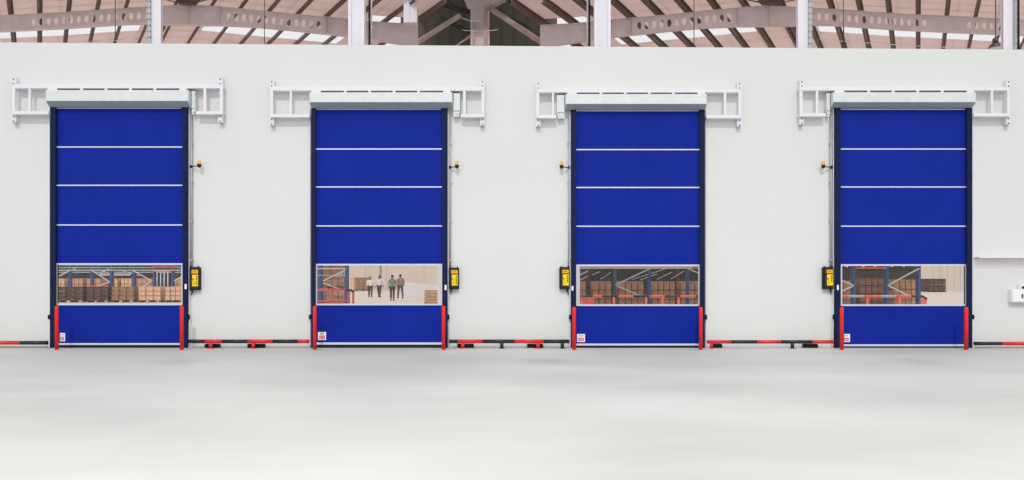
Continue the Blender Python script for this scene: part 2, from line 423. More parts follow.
# ------------------------------------------------------------------ columns behind the partition
ZB = 5.75
m = MB(); m.box(XL, XR, T + .05, T + .07 + .5, ZB - .045, ZB - .027); m.box(XL, XR, T + .30, T + .32, ZB - .35, ZB - .045); m.box(XL, XR, T + .002, T + .6, ZB - .37, ZB - .35)
tag(m.build('header_beam', 'column'), 'white steel header beam along the top of the wall, behind it', 'roof beam')
def column(px0, px1, kind, lab, acc=None):
    d = 18.50; y = d - D
    x0, x1 = X(px0, d), X(px1, d); xc = (x0 + x1)/2; zt = 10.5
    root = thing('steel_column', lab, 'column', (xc, y, 0))
    hd = .055 if kind == 'flange' else .10
    if kind == 'flange':
        MB().box(x0, x1, y - hd, y - hd + .02, ZB, zt).build('front_flange', 'column', root)
        MB().box(x0, x1, y + hd - .02, y + hd, ZB, zt).build('rear_flange', 'column', root)
        MB().box(xc - .01, xc + .01, y - hd + .02, y + hd - .02, ZB, zt).build('web', 'column', root)
    else:
        MB().box(x0, x0 + .07, y - hd, y + hd, ZB, zt).build('left_flange', 'column', root)
        MB().box(x1 - .07, x1, y - hd, y + hd, ZB, zt).build('right_flange', 'column', root)
        MB().box(x0 + .07, x1 - .07, y - .05, y - .03, ZB, zt).build('web', 'column', root)
    MB().box(x0 - .04, x1 + .04, y - hd - .03, y + hd + .08, ZB - .025, ZB).build('base_plate', 'column', root)
    return root
column(151.5, 161.8, 'flange', 'white steel column rising behind the wall above the leftmost shutter')
column(349, 365, 'web', 'white steel column rising above the left part of the second shutter')
column(594, 610.2, 'web', 'white steel column rising above the left part of the third shutter')
column(797, 807.6, 'flange', 'white steel column rising between the two right shutters')
column(1002, 1013.2, 'flange', 'white steel column rising at the right edge above the rightmost shutter')
def chain(px, lab, w=3.6):
    d = 18.40; x = X(px, d); m = MB(); z = ZB; i = 0; W = w*d/F/2
    while z < 10.2:
        if i % 2 == 0:
            m.box(x - W, x + W, d - D - .012, d - D + .012, z, z + .03)
        else:
            m.box(x - W, x - W*.45, d - D - .012, d - D + .012, z - .03, z + .11); m.box(x + W*.45, x + W, d - D - .012, d - D + .012, z - .03, z + .11)
        z += .05 if i % 2 == 0 else .09
        i += 1
    m.box(x - W*.4, x + W*.4, d - D, d - D + .02, ZB - .027, 10.4)
    tag(m.build('cable_ladder', 'chain'), lab, 'cable ladder')
chain(148.7, 'pale cable ladder left of the column over the leftmost shutter')
chain(810.4, 'pale cable ladder right of the column between the two right shutters')
chain(1015.4, 'pale cable ladder right of the rightmost column', 2.4)
for px, lab in ((369.4, 'black cable hanging right of the column over the second shutter'), (589.3, 'black cable hanging left of the column over the third shutter'), (1018.4, 'black cable hanging at the far right beside the rightmost column')):
    d = 18.40; x = X(px, d)
    m = MB(); m.tube((x, d - D, ZB - .027), (x, d - D, 10.4), .024, n=10)
    tag(m.build('drop_cable', 'black'), lab, 'cable')
for px, lab in ((371.5, 'slim grey downpipe beside the black cable over the second shutter'), (587.4, 'slim grey downpipe beside the black cable over the third shutter')):
    d = 18.47; x = X(px, d)
    m = MB(); m.tube((x, d - D, ZB - .027), (x, d - D, 10.4), .018, n=10)
    for z in (5.8, 7.4, 9): m.box(x - .035, x + .035, d - D - .03, d - D + .03, z, z + .03)
    tag(m.build('down_pipe', 'chain'), lab, 'pipe')

# white duct drop, middle column and braces
d = 24.35
m = MB(); x0, x1 = X(404.5, d), X(417.5, d)
m.box(x0, x1, d - D - .2, d - D + .1, Z(24.6, d), roofz('L', 395) - .005); m.box(x0 + .1, x0 + .17, d - D - .24, d - D - .2, Z(24.6, d), roofz('L', 395) - .005); m.box(x1 - .13, x1 - .06, d - D - .24, d - D - .2, Z(24.6, d), roofz('L', 395) - .005)
tag(m.build('duct_drop', 'column'), 'white upright duct hanging from the roof, left of the dark middle bay', 'duct')
d = 27.6; y = d - D
root = thing('middle_column', 'mauve steel column standing in the dark middle of the roof', 'column', (X(478, d), y, 0))
MB().box(X(470.5, d), X(484, d), y + .02, y + .05, 0, Z(6, d)).build('web', 'rafter', root)
MB().box(X(484, d), X(487.6, d), y - .15, y + .15, 0, Z(6, d)).build('right_flange', 'pipe', root)
MB().box(X(472.5, d), X(475, d), y - .12, y + .02, 0, Z(22, d)).build('left_stiffener', 'pipe', root)
MB().box(X(485.5, d), X(489.5, d), y + .0, y + .06, 0, Z(9, d)).build('edge_plate', 'rafter', root)
MB().prism([(X(468, d), Z(8, d)), (X(488, d), Z(8, d)), (X(514, d), Z(-6, d)), (X(462, d), Z(-6, d))], y + .03, y + .12, 'y').build('gusset', 'rafter', root)
def pipe(p, q, r, lab):
    m = MB(); a = (X(p[0], p[2]), p[2] - D, Z(p[1], p[2])); c = (X(q[0], q[2]), q[2] - D, Z(q[1], q[2]))
    m.tube(a, c, r); e = Vector(a) + (Vector(c) - Vector(a))*.02; 
    m.bar(a, e, r*2.6, r*2.6)
    tag(m.build('roof_brace', 'pipe'), lab, 'brace')
pipe((404, 51, 27.2), (460, 15.5, 27.8), .085, 'pink-brown brace climbing right out of the dark middle bay')
pipe((488, 7, 27.35), (556, 52, 27.0), .095, 'pink-brown brace falling right from the middle column')
pipe((488, 9, 27.30), (516, -5, 27.2), .06, 'short pink-brown brace rising right from the middle column top')
pipe((473, 34, 28.4), (452, 49, 28.4), .035, 'thin dark brace low on the left of the middle column')
for (p, q, lab) in (((420, 7), (472, 34), 'upper dark sloping girt left of the middle column'), ((414, -4), (470, 12), 'topmost dark sloping girt left of the middle column'),
                    ((490, 10), (548, 38), 'dark sloping girt right of the middle column')):
    dd = 29.2
    m = MB(); m.bar((X(p[0], dd), dd - D, Z(p[1], dd)), (X(q[0], dd), dd - D, Z(q[1], dd)), .08, .16)
    m.bar((X(p[0], dd), dd - D + .05, Z(p[1] + 1.6, dd)), (X(q[0], dd), dd - D + .05, Z(q[1] + 1.6, dd)), .12, .02)
    tag(m.build('sloping_girt', 'darkgirt'), lab, 'roof beam')
for p, q, lab in (((462, 18), (481, 21), 'upper white wire beside the middle column'), ((462, 30), (498, 29.6), 'lower white wire across the middle column')):
    dd = 27.2; m = MB(); pts = []
    for i in range(7):
        t = i/6; pts.append((X(p[0] + (q[0]-p[0])*t, dd), dd - D, Z(p[1] + (q[1]-p[1])*t + 1.5*math.sin(math.pi*t), dd)))
    for a_, c_ in zip(pts, pts[1:]): m.tube(a_, c_, .012, n=8)
    tag(m.build('roof_wire', 'white'), lab, 'wire')

# ------------------------------------------------------------------ roller shutters
def rect(m, p0, p1, q0, q1, d, th):   # px range, py range, front face at distance d, thickness th
    m.box(X(p0, d), X(p1, d), d - D, d - D + th, Z(q1, d), Z(q0, d)); return m
def shutter(i, dr):
    g = dr['g']; xc = X((g[1] + g[2])/2)
    root = thing('roller_shutter', 'tall blue roll-up shutter, %s, %s in its window' % ({'leftmost': 'leftmost of four', 'second': 'second of four from the left', 'third': 'third of four from the left', 'rightmost': 'rightmost of four'}[dr['name']], SEEN[dr['name']]), 'roller door', (xc, -.1, 0))
    dg = 17.87; dc = 17.94
    # side guides
    for a, c in ((g[0], g[1]), (g[2], g[3])):
        m = MB(); x0, x1 = X(a, dg), X(c, dg)
        zt = Z(dr['hood'][4] - 1, dg)
        out = (a == g[0])
        xi = x1 if out else x0
        m.box(x0, x1, -.13, -.10, 0, zt)
        sx = (x0, x0 + .03) if out else (x1 - .03, x1)
        m.box(sx[0], sx[1], -.10, -.002, 0, zt)
        sx = (x1 - .035, x1) if out else (x0, x0 + .035)
        m.box(sx[0], sx[1], -.03, -.002, 0, zt)
        gd = m.build('side_guide', 'navy', root, bevel=.004)
        # slot groove line
        m = MB(); xm = x1 - .028 if out else x0 + .002
        m.box(xm, xm + .026, -.134, -.1301, 0.02, zt - .02); m.build('brush_seal', 'black', gd)
        # white edge angle
        m = MB(); e0, e1 = ((x0 - .035, x0 - .002) if out else (x1 + .002, x1 + .035))
        m.box(e0, e1, -.05, -.002, 0, zt); m.box(e0 if out else e1 - .006, e0 + .006 if out else e1, -.09, -.05, 0, zt)
        m.build('edge_angle', 'frame', root)
        # photocell
        m = MB(); xx = x0 if out else x1
        m.box(xx - (.05 if out else -.003), xx + (-.003 if out else .05), -.13, -.085, Z(319), Z(314.5)); m.tube((xx + (-.03 if out else .03), -.13, Z(316.8)), (xx + (-.03 if out else .03), -.15, Z(316.8)), .016)
        m.build('photocell', 'navy', root)
    s_ = dr['stick']
    rect(MB(), s_[0], s_[1], s_[2], s_[3], 17.862, .005).build('sticker', 'white', root)
    # curtain
    cl, cr = X(g[1] - 1.2, dc), X(g[2] + 1.2, dc)
    zt = Z(dr['ctop'], dc); wy0, wy1 = dr['win']
    zw1, zw0 = Z(wy0 + 1, dc), Z(wy1 - 1, dc); zb = Z(dr['bot'][0], dc)
    wl, wr = X(g[1] + 1.3, dc), X(g[2] - 1.3, dc)
    y0 = dc - D
    m = MB(); m.box(cl, cr, y0, y0 + .012, zw1, zt); m.box(cl, cr, y0, y0 + .012, zb, zw0)
    m.box(cl, wl, y0, y0 + .012, zw0, zw1); m.box(wr, cr, y0, y0 + .012, zw0, zw1)
    cur = m.build('curtain', 'blue', root)
    rect(MB(), g[1] + .2, g[2] - 1.5, dr['ctop'] + .1, dr['ctop'] + 1.2, 17.93, .02).build('top_bar', 'silver', cur)
    for by in dr['bars']:
        m = MB(); rect(m, g[1] + .3, g[2] - .3, by - .65, by + .65, 17.925, .016); m.build('wind_bar', 'silver', cur, bevel=.004)
    # window
    m = MB()
    for a, c, e, f in ((g[1] + .2, g[2] - .2, wy0, wy0 + 1.7), (g[1] + .2, g[2] - .2, wy1 - 1.7, wy1), (g[1] + .2, g[1] + 1.6, wy0 + 1.7, wy1 - 1.7), (g[2] - 1.6, g[2] - .2, wy0 + 1.7, wy1 - 1.7)):
        rect(m, a, c, e, f, 17.927, .014)
    m.build('window_frame', 'silver', cur)
    MB().box(wl - .005, wr + .005, y0 + .003, y0 + .005, zw0 - .005, zw1 + .005).build('vinyl_pane', 'vinyl', cur)
    # bottom bar and seal
    rect(MB(), g[1] + .3, g[2] - .3, dr['bot'][0], dr['bot'][1], 17.90, .05).build('bottom_bar', 'silver', cur, bevel=.004)
    MB().box(X(g[1] + .3, 17.91), X(g[2] - .3, 17.91), -.09, -.05, 0.0, Z(dr['bot'][1], 17.91)).build('rubber_seal', 'black', cur)
    # warning sign on the curtain
    l = dr['lab']
    w = l[1] - l[0]; lx = l[0] if w > 7 else l[0] - 2.6; w = l[1] - lx
    m = MB(); rect(m, *l, 17.932, .008); m.mi = 1; rect(m, max(l[0], lx + .14*w), l[1] - .13*w, l[2] + 3.7, l[3] - 1.1, 17.929, .003); 
    rb = m
    rb.mi = 0
    for k in range(4): rect(rb, max(l[0], lx + (.24 + .14*k)*w), lx + (.32 + .14*k)*w, l[2] + 5.0, l[2] + 5.6, 17.9265, .002)
    rb.mi = 2
    for k in range(5): rect(rb, max(l[0], lx + (.22 + .12*k)*w), max(l[0], lx + (.30 + .12*k)*w), l[2] + 1.3, l[2] + 2.2, 17.929, .003)
    m.build('warning_label', ['white', 'labelpink', 'labelred'], cur)
    # hood
    h = dr['hood']; dh = 17.70; yh = dh - D
    hx0, hx1 = X(h[0], dh), X(h[1], dh); z0, z1 = Z(h[3], dh), Z(h[2], dh)
    zc_ = Z(h[4], 17.84)
    MB().prism([(yh, z0), (yh, z1), (-.002, z1), (-.002, z0)], hx0, hx1, 'x').build('hood', 'hood', root, bevel=.008)
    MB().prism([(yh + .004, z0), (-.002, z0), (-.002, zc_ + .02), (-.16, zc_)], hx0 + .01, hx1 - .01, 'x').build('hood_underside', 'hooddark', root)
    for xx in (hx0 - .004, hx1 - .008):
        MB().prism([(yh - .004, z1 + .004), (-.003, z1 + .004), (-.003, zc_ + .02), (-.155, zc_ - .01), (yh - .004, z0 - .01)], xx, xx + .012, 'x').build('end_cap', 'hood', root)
    # motor housing beside the hood
    mo = dr['motor']; dm = 17.83; ym = dm - D
    mx0, mx1 = X(mo[0], dm), X(mo[1], dm)
    if dr['side'] > 0: mx0 = max(mx0, hx1 + .02)
    else: mx1 = min(mx1, hx0 - .02)
    mz1, mz0 = Z(h[2] + 1, dm), Z(h[2] + 24, dm); zm = mz0 + .13
    mm = MB(); mm.box(mx0, mx1, ym, -.002, zm, mz1); mh = mm.build('motor_housing', 'hood', root, bevel=.006)
    mm = MB(); mm.prism([(mx0, zm), (mx1, zm), (mx1 - .03*dr['side'] if dr['side'] > 0 else mx1, mz0), (mx0 if dr['side'] > 0 else mx0 + .03, mz0)], ym + .03, -.02, 'y')
    mm.tube(((mx0 + mx1)/2, ym + .03, zm - .05), ((mx0 + mx1)/2, ym + .01, zm - .05), .035); mm.build('gearbox', 'hood', mh)
    return root
for i, dr in enumerate(DOORS): shutter(i, dr)

# support frames behind the hoods
def support(dr):
    h = dr['hood']; f0, f1 = dr['fr']; df = 17.80; y0, y1 = df - D, df - D + .07
    root = thing('support_frame', 'white steel support frame behind the hood of the %s' % POSN[dr['name']], 'support frame', (X((f0+f1)/2, df), -.1, Z(dr['br'][1], df)))
    r0, r1 = dr['rail']
    zr1, zr0 = Z(r0, df), Z(r1 + .5, df)
    MB().box(X(f0, df), X(f1, df), y0, -.002, zr0, zr1).build('top_rail', 'frame', root, bevel=.005)
    # tabs, and a dark strip painting the slot shade between rail and hood
    zh = Z(h[2], 17.70)
    n = 5; a = h[0] + 11; c = h[1] - 9; w = (c - a)/n
    MB().box(X(a, df), X(c, df), y0 + .03, y0 + .045, zh + .003, zr0 - .001).build('slot_shade_strip', 'slotshade', root)
    edges_ = [(h[0] + 1.5, a)] + [(a + w*k - 1.3, a + w*k + 1.3) for k in range(1, n)] + [(c, h[1] - 1.5)]
    for p, q in edges_: MB().box(X(p, df), X(q, df), y0 + .0, y0 + .028, zh + .002, zr0 + .002).build('spacer_tab', 'frame', root)
    zb1, zb0 = Z(dr['br'][0], df), Z(dr['br'][1], df)
    mo = dr['motor']
    lo_end, hi_end = h[0] + 3, h[1] - 2
    for a_, c_, v_, outer in ((f0, lo_end, dr['vl'], f0), (hi_end, f1, dr['vr'], f1)):
        left = a_ == f0
        # bottom rail, from the outer post to the guide, kept clear of the motor
        if left: q0, q1 = a_, (mo[0] - .7 if dr['side'] < 0 else dr['g'][0] - 1.5)
        else: q0, q1 = (mo[1] + .7 if dr['side'] > 0 else dr['g'][3] + 1.5), c_
        MB().box(X(q0, df), X(q1, df), y0, -.002, zb0, zb1).build('bottom_rail', 'frame', root, bevel=.005)
        o0, o1 = ((outer, outer + 3) if left else (outer - 3, outer))
        MB().box(X(o0, df), X(o1, df), y0 + .002, y1 - .002, zb1, zr0).build('outer_post', 'frame', root, bevel=.004)
        MB().box(X(v_[0], df), X(v_[1], df), y0 + .002, y1 - .002, zb1, zr0).build('inner_post', 'frame', root, bevel=.004)
        # wall stand-offs: open channels at top and bottom of the outer post
        for z0_, z1_ in ((zr1 + .002, zr1 + .16), (zb0 - .17, zb0 - .002)):
            sh_ = (outer - 512)/512*2.5; xx0 = X(outer - .3 + sh_, df) if left else X(outer - 4.4 + sh_, df)
            m = MB(); m.box(xx0, xx0 + .10, y1 + .002, y1 + .012, z0_, z1_); m.box(xx0, xx0 + .012, y1 + .012, -.003, z0_, z1_); m.box(xx0 + .088, xx0 + .10, y1 + .012, -.003, z0_, z1_)
            so = m.build('wall_bracket', 'frame', root)
            m = MB()
            for zz in (z0_ + .03, z1_ - .03): m.tube((xx0 + .05, y1 + .002, zz), (xx0 + .05, y1 - .015, zz), .014)
            m.build('bolt', 'lamp', so)
for dr in DOORS: support(dr)
# end bolts seen on two bottom rails
# conduits, beacons, control boxes
for dr in DOORS:
    nm = POSN[dr['name']]; dcn = 17.95; cx = X(dr['cond'], dcn); c = dr['ctl']
    zt = Z(dr['hood'][2] + 24, 17.9); zb = Z(c[2], 17.9)
    m = MB(); m.tube((cx, -.05, zb), (cx, -.05, zt + .03), .022)
    z = zb + .15
    while z < zt: m.box(cx - .032, cx + .032, -.075, -.002, z, z + .03); z += .88
    tag(m.build('cable_conduit', 'conduit'), 'slim grey conduit above the control box of the %s' % nm, 'conduit')
    # beacon
    bx, by = dr['beacon']; db = 17.86; y = db - D; xb = X(bx, db)
    root = thing('warning_beacon', 'small amber beacon on a black arm beside the %s' % nm, 'warning light', (xb, y, Z(by + 7, db)))
    zc_ = Z(by + 4.2, db)
    MB().lathe((xb, y, zc_), [(.038, 0), (.040, .02), (.036, .07), (.024, .095), (.006, .103)], 16).build('amber_lens', 'amber', root)
    MB().lathe((xb, y, zc_), [(.012, -.075), (.03, -.06), (.048, -.015), (.048, -.001)], 16).build('base', 'black', root)
    sg = -dr['side']
    m = MB(); zc2 = zc_ - .035; m.tube((xb + sg*.03, y, zc2), (cx - sg*.024, y + .07, zc2), .011, n=10); m.box(cx - .028, cx + .028, -.08, -.07, zc2 - .035, zc2 + .03)
    m.build('arm', 'black', root)
    # control box
    dk = 17.88; y = dk - D; sh_ = {'leftmost': -1.0, 'second': -.4, 'third': .2, 'rightmost': 1.0}[dr['name']]
    x0, x1 = X(c[0] + sh_, dk), X(c[1] + sh_, dk); z1, z0 = Z(c[2], dk), Z(c[3], dk); W = x1 - x0; H = z1 - z0
    root = thing('control_box', 'black control box with yellow keypad labels beside the %s' % nm, 'control box', ((x0+x1)/2, -.07, z0))
    m = MB(); m.prism([(x0, z0 + .02), (x1, z0 + .02), (x1, z1 - .02), (x1 - .02, z1), (x0 + .02, z1), (x0, z1 - .02)], y, -.002, 'y'); m.build('case', 'black', root, bevel=.012)
    m = MB(); m.box(x0 + .025, x1 - .02, y - .008, y + .001, z0 + .05, z1 - .03); m.build('front_panel', 'blackpaint', root, bevel=.005)
    for xx in (x0 + .02, x1 - .045): MB().box(xx, xx + .025, y + .01, y + .05, z1, z1 + .022).build('mounting_lug', 'black', root)
    fy = y - .0085
    la, lb_ = x0 + W*.27, x1 - W*.10
    m = MB(); m.box(la, lb_, fy - .003, fy + .001, z1 - H*.27, z1 - H*.12); tl = m.build('title_label', 'orangelabel', root, bevel=.004)
    m = MB()
    for k in range(4): m.box(la + W*(.10 + .10*k), la + W*(.165 + .10*k), fy - .005, fy - .0031, z1 - H*.215, z1 - H*.17)
    m.build('title_print', 'labelred', tl)
    m = MB(); m.box(la + W*.05, lb_, fy - .003, fy + .001, z1 - H*.80, z1 - H*.32); kp = m.build('keypad', 'yellow', root, bevel=.003)
    m = MB(); m.tube((la + W*.14, fy - .003, z1 - H*.51), (la + W*.14, fy - .018, z1 - H*.51), .017); m.build('stop_button', 'labelred', kp)
    for k in range(3 if dr['side'] < 0 else 4):
        zz = z1 - H*(.40 + .10*k); MB().box(lb_ - W*.19, lb_ - W*.07, fy - .010, fy - .0031, zz - .017, zz + .012).build('key', 'black', kp)
    m = MB()
    for k in range(3): m.box(la + W*(.12), la + W*(.30 + .04*(k % 2)), fy - .005, fy - .0031, z1 - H*(.62 + .05*k), z1 - H*(.605 + .05*k))
    m.build('keypad_print', 'labelred', kp)
    m = MB(); gx = x0 + W*(.25 if dr['side'] > 0 else .75)
    m.tube((gx, -.08, z0 + .02), (gx + .0, -.08, z0 - .04), .02); m.tube((gx, -.08, z0 - .03), (cx, -.055, z0 - .10), .010); m.build('cable_gland', 'black', root)

# red bollard posts
def post(p0, p1, top, lab):
    d = 17.42; y = d - D; x = X((p0 + p1)/2, d); r = (X(p1, d) - X(p0, d))/2; zt = Z(top, d)
    root = thing('guard_post', lab, 'guard post', (x, y, 0))
    MB().lathe((x, y, 0), [(r, 0.0), (r, zt - .02), (r*.85, zt - .006), (r*.5, zt)], 20).build('tube', 'red', root)
    MB().lathe((x, y, 0), [(r*1.25, 0.0), (r*1.25, .012), (r*1.01, .014)], 20).build('foot_flange', 'red', root)
for dr in DOORS:
    p = dr['post']
    post(p[0], p[1], p[4], 'upright red guard post at the left edge of the %s' % POSN[dr['name']])
    post(p[2], p[3], p[4], 'upright red guard post at the right edge of the %s' % POSN[dr['name']])

# low red and black guard rails along the wall
def low_rail(segs, legs, blocks, lab, ytop=339.6, thick=3.9, kerb=False):
    d = 17.78; y = d - D; r = thick*d/F/2; zc_ = Z(ytop, d) - r
    x0 = X(segs[0][0], d); x1 = X(segs[-1][1], d)
    root = thing('low_guard_rail', lab, 'guard rail', ((x0+x1)/2, y, 0))
    for a, c, col in segs: MB().tube((X(a, d), y, zc_), (X(c, d), y, zc_), r, n=18).build('rail_section', {'r': 'redrail', 'k': 'blackpaint'}[col], root)
    for a, c, col in legs:
        m = MB(); xx = X((a + c)/2, d); rr = (X(c, d) - X(a, d))/2
        m.tube((xx, y, 0.0), (xx, y, zc_ - r*.6), rr, n=14); m.box(xx - rr*1.6, xx + rr*1.6, y - rr*1.6, y + rr*1.6, 0, .008)
        m.build('leg', {'r': 'redrail', 'k': 'blackpaint'}[col], root)
    for a, c in blocks:
        dd = 17.93; tag(MB().prism([(X(a, dd), 0), (X(c, dd), 0), (X(c - .5, dd), Z(343.9, dd)), (X(a, dd), Z(343.9, dd))], dd - D - .05, -.003, 'y').build('rubber_wedge', 'black', bevel=.008),
                        'black rubber wheel stop at the wall foot %s' % block_labels.pop(0), 'wheel stop')
    return root
block_labels = ['just right of the leftmost shutter', 'midway between the two left shutters', 'just right of the second shutter', 'left of the third shutter',
                'just right of the third shutter', 'left of the rightmost shutter']
low_rail([(-60, -30, 'k'), (-30, 20.8, 'r'), (20.8, 47.5, 'k')], [(-12, -8, 'r')], [], 'low red and black guard rail left of the leftmost shutter', 340.8, 3.9)
low_rail([(189.3, 205, 'k'), (205, 223, 'r'), (223, 248, 'k'), (248, 273, 'r'), (273, 298, 'k'), (298, 309, 'r')], [(209, 212.6, 'r'), (251.6, 255.2, 'r')], [(205.3, 220), (248, 265)],
         'low red and black guard rail between the two left shutters', 339.4, 3.9)
low_rail([(449, 457.5, 'k'), (457.5, 482.6, 'r'), (482.6, 514.5, 'k'), (514.5, 543.6, 'r'), (543.6, 569.4, 'k')], [(461, 464.5, 'r'), (500, 503.6, 'k'), (536.2, 540, 'r'), (560.6, 564, 'k')], [(457.4, 474), (527.2, 543.3)],
         'low red and black guard rail between the two middle shutters', 339.4, 3.9)
low_rail([(707.2, 731, 'r'), (731, 756.5, 'k'), (756.5, 780.7, 'r'), (780.7, 812, 'k'), (812, 833.2, 'r')], [(710, 713, 'r'), (790.6, 794.2, 'k')], [(713.5, 722), (803.2, 817.6)],
         'low red and black guard rail between the two right shutters', 340.1, 3.5)
low_rail([(974.2, 1001.5, 'k'), (1001.5, 1060, 'r')], [(1040, 1044, 'r')], [], 'low black and red guard rail right of the rightmost shutter', 341.7, 3.6)
# pale kerb strips at the wall foot of both ends
m = MB(); m.box(X(-60), X(48), -.06, -.002, 0, .055); tag(m.build('wall_kerb', 'hood', bevel=.006), 'low pale kerb at the wall foot left of the leftmost shutter', 'kerb')
m = MB(); m.box(X(974.8), X(1080), -.06, -.002, 0, .055); tag(m.build('wall_kerb', 'hood', bevel=.006), 'low pale kerb at the wall foot right of the rightmost shutter', 'kerb')

# ledge and wall cabinet at the far right
root = thing('wall_ledge', 'white horizontal steel ledge on the wall right of the rightmost shutter', 'ledge', (X(1000), -.1, Z(262)))
m = MB(); x0, x1 = X(973.9), X(1120)
m.box(x0, x1, -.21, -.002, Z(258.2, 17.85), Z(256.8, 17.85)); m.box(x0, x1, -.012, -.002, Z(267), Z(258.6)); m.build('angle', 'frame', root, bevel=.003)
for p in (1040, 1080): MB().prism([(-.021, Z(258.7)), (-.12, Z(258.7)), (-.003, Z(264))], X(p), X(p) + .012, 'x').build('gusset', 'frame', root)
root = thing('wall_cabinet', 'white wall cabinet cut off by the right edge of the picture', 'cabinet', (X(1020), -.1, Z(303)))
x0, x1 = X(1012.2, 17.85), X(1036, 17.85)
MB().box(x0, x1, -.15, -.002, Z(302.3, 17.85), Z(289.3, 17.85)).build('body', 'white', root, bevel=.01)
MB().box(x0 + .015, x1 - .015, -.158, -.151, Z(301.5, 17.85), Z(290.2, 17.85)).build('lid', 'white', root, bevel=.004)
MB().box(X(1021.7, 17.84), X(1023, 17.84), -.178, -.159, Z(298, 17.84), Z(294, 17.84)).build('latch', 'lamp', root)
root = thing('small_junction_box', 'small white junction box with a dark knob, on top of the wall cabinet', 'junction box', (X(1024), -.08, Z(288.6)))
MB().box(X(1020.6, 17.88), X(1031, 17.88), -.12, -.002, Z(289.2, 17.88), Z(284.5, 17.88)).build('body', 'white', root, bevel=.006)
MB().tube((X(1022.9, 17.88), -.12, Z(287.3)), (X(1022.9, 17.88), -.15, Z(287.3)), .028).build('knob', 'black', root)

# ------------------------------------------------------------------ inside: pallets, racks, rails, people
def load(px0, px1, ytop, ybase, d, mt, lab, nx=3, nz=3, deep=1.2, dz0=None, group=None, pallet=True):
    """a pallet of cartons, each carton its own part; ybase is the pixel row of its foot unless dz0 gives the height it stands at"""
    y = d - D; x0, x1 = X(px0, d), X(px1, d)
    zb = 0.0 if dz0 is None else dz0
    zt = Z(ytop, d)
    root = thing('pallet_load', lab, 'pallet of boxes', ((x0+x1)/2, y + deep/2, zb), group)
    ph = .13
    if pallet:
        m = MB(); W = x1 - x0
        for k in range(3): m.box(x0 + (W - .1)*k/2, x0 + (W - .1)*k/2 + .1, y, y + deep, zb, zb + ph - .025)
        for k in range(6): m.box(x0, x1, y + (deep - .11)*k/5, y + (deep - .11)*k/5 + .11, zb + ph - .025, zb + ph - .002)
        m.build('pallet', 'wood', root)
    zb2 = zb + ph
    cw = (x1 - x0)/nx; ch = (zt - zb2)/nz; first = None
    for i in range(nx):
        for k in range(nz):
            cx = x0 + cw*(i + .5); cz = zb2 + ch*k
            if first is None:
                m = MB(); g_ = .022
                m.box(-cw/2 + g_, cw/2 - g_, 0, deep, .008, ch - .026); m.mi = 1
                m.box(-cw/2 + g_ - .002, cw/2 - g_ + .002, -.004, .0, ch*.47, ch*.53); m.box(cw*.12, cw*.3, -.006, 0, ch*.12, ch*.32)
                o = m.build('carton', [mt, {'cardboard': 'cardpale', 'cardpale': 'tape', 'carddark': 'cardmid', 'cardmid': 'cardboard'}[mt]], root, bevel=.008); first = o
            else:
                o = first.copy(); COL.objects.link(o); o.parent = root
            o.location = Vector((cx, y + random.uniform(-.015, .015), cz)) - Vector(root.location)
    return root
# ---- view through the leftmost shutter
RD1 = 50.0
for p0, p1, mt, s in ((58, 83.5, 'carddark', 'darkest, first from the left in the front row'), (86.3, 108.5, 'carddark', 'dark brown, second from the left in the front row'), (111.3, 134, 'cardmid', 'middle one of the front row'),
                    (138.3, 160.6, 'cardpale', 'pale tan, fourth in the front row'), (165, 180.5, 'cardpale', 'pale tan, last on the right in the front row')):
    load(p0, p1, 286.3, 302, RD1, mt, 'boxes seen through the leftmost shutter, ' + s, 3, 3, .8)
for p0, p1, mt, s in ((57, 64.5, 'cardpale', 'at its left edge'), (69.5, 83, 'cardboard', 'above and behind the darkest pallet'), (86.5, 100.3, 'cardboard', 'above the second pallet'), (112, 117.5, 'cardpale', 'narrow one left of a blue upright'),
                    (121, 131.2, 'cardpale', 'above the middle pallet'), (137.5, 151, 'cardboard', 'above the fourth pallet'), (173, 181, 'cardboard', 'in the right corner')):
    load(p0, p1, 278.2, 290, 62.0, mt, 'rear boxes through the leftmost shutter, ' + s, 2 if p1 - p0 < 9 else 3, 3)

def rack(name, lab, ups, d, braces, beams, deep=.3, zt=6.0, uw=3.0, back=None, mats='rackblue'):
    y = d - D; root = thing(name, lab, 'pallet rack', (X((ups[0] + ups[-1])/2, d), y, 0))
    for u in ups:
        x = X(u, d); w = uw*d/F/2
        m = MB()
        for yy in (y, y + deep): m.box(x - w, x + w, yy - .04, yy + .04, 0, zt); m.box(x - w*1.6, x + w*1.6, yy - .09, yy + .09, 0, .015)
        zz = .3
        while zz < zt - .8: m.bar((x, y, zz), (x, y + deep, zz + .5), .03, .03); zz += .6
        m.build('upright_frame', mats, root)
    for (a, b_, c_, e, th) in braces:
        MB().bar((X(a, d - .08), y - .08, Z(b_, d - .08)), (X(c_, d - .08), y - .08, Z(e, d - .08)), .03, th).build('brace', 'rackgrey', root)
    for a, c_, yy, th, mt in beams:
        MB().box(X(a, d), X(c_, d), y - .07, y - .02, Z(yy + th, d), Z(yy, d)).build('beam', mt, root)
    if back:
        for bk in back: MB().box(*bk[:6]).build('back_sheet', bk[6], root)
    return root
d = 54.0
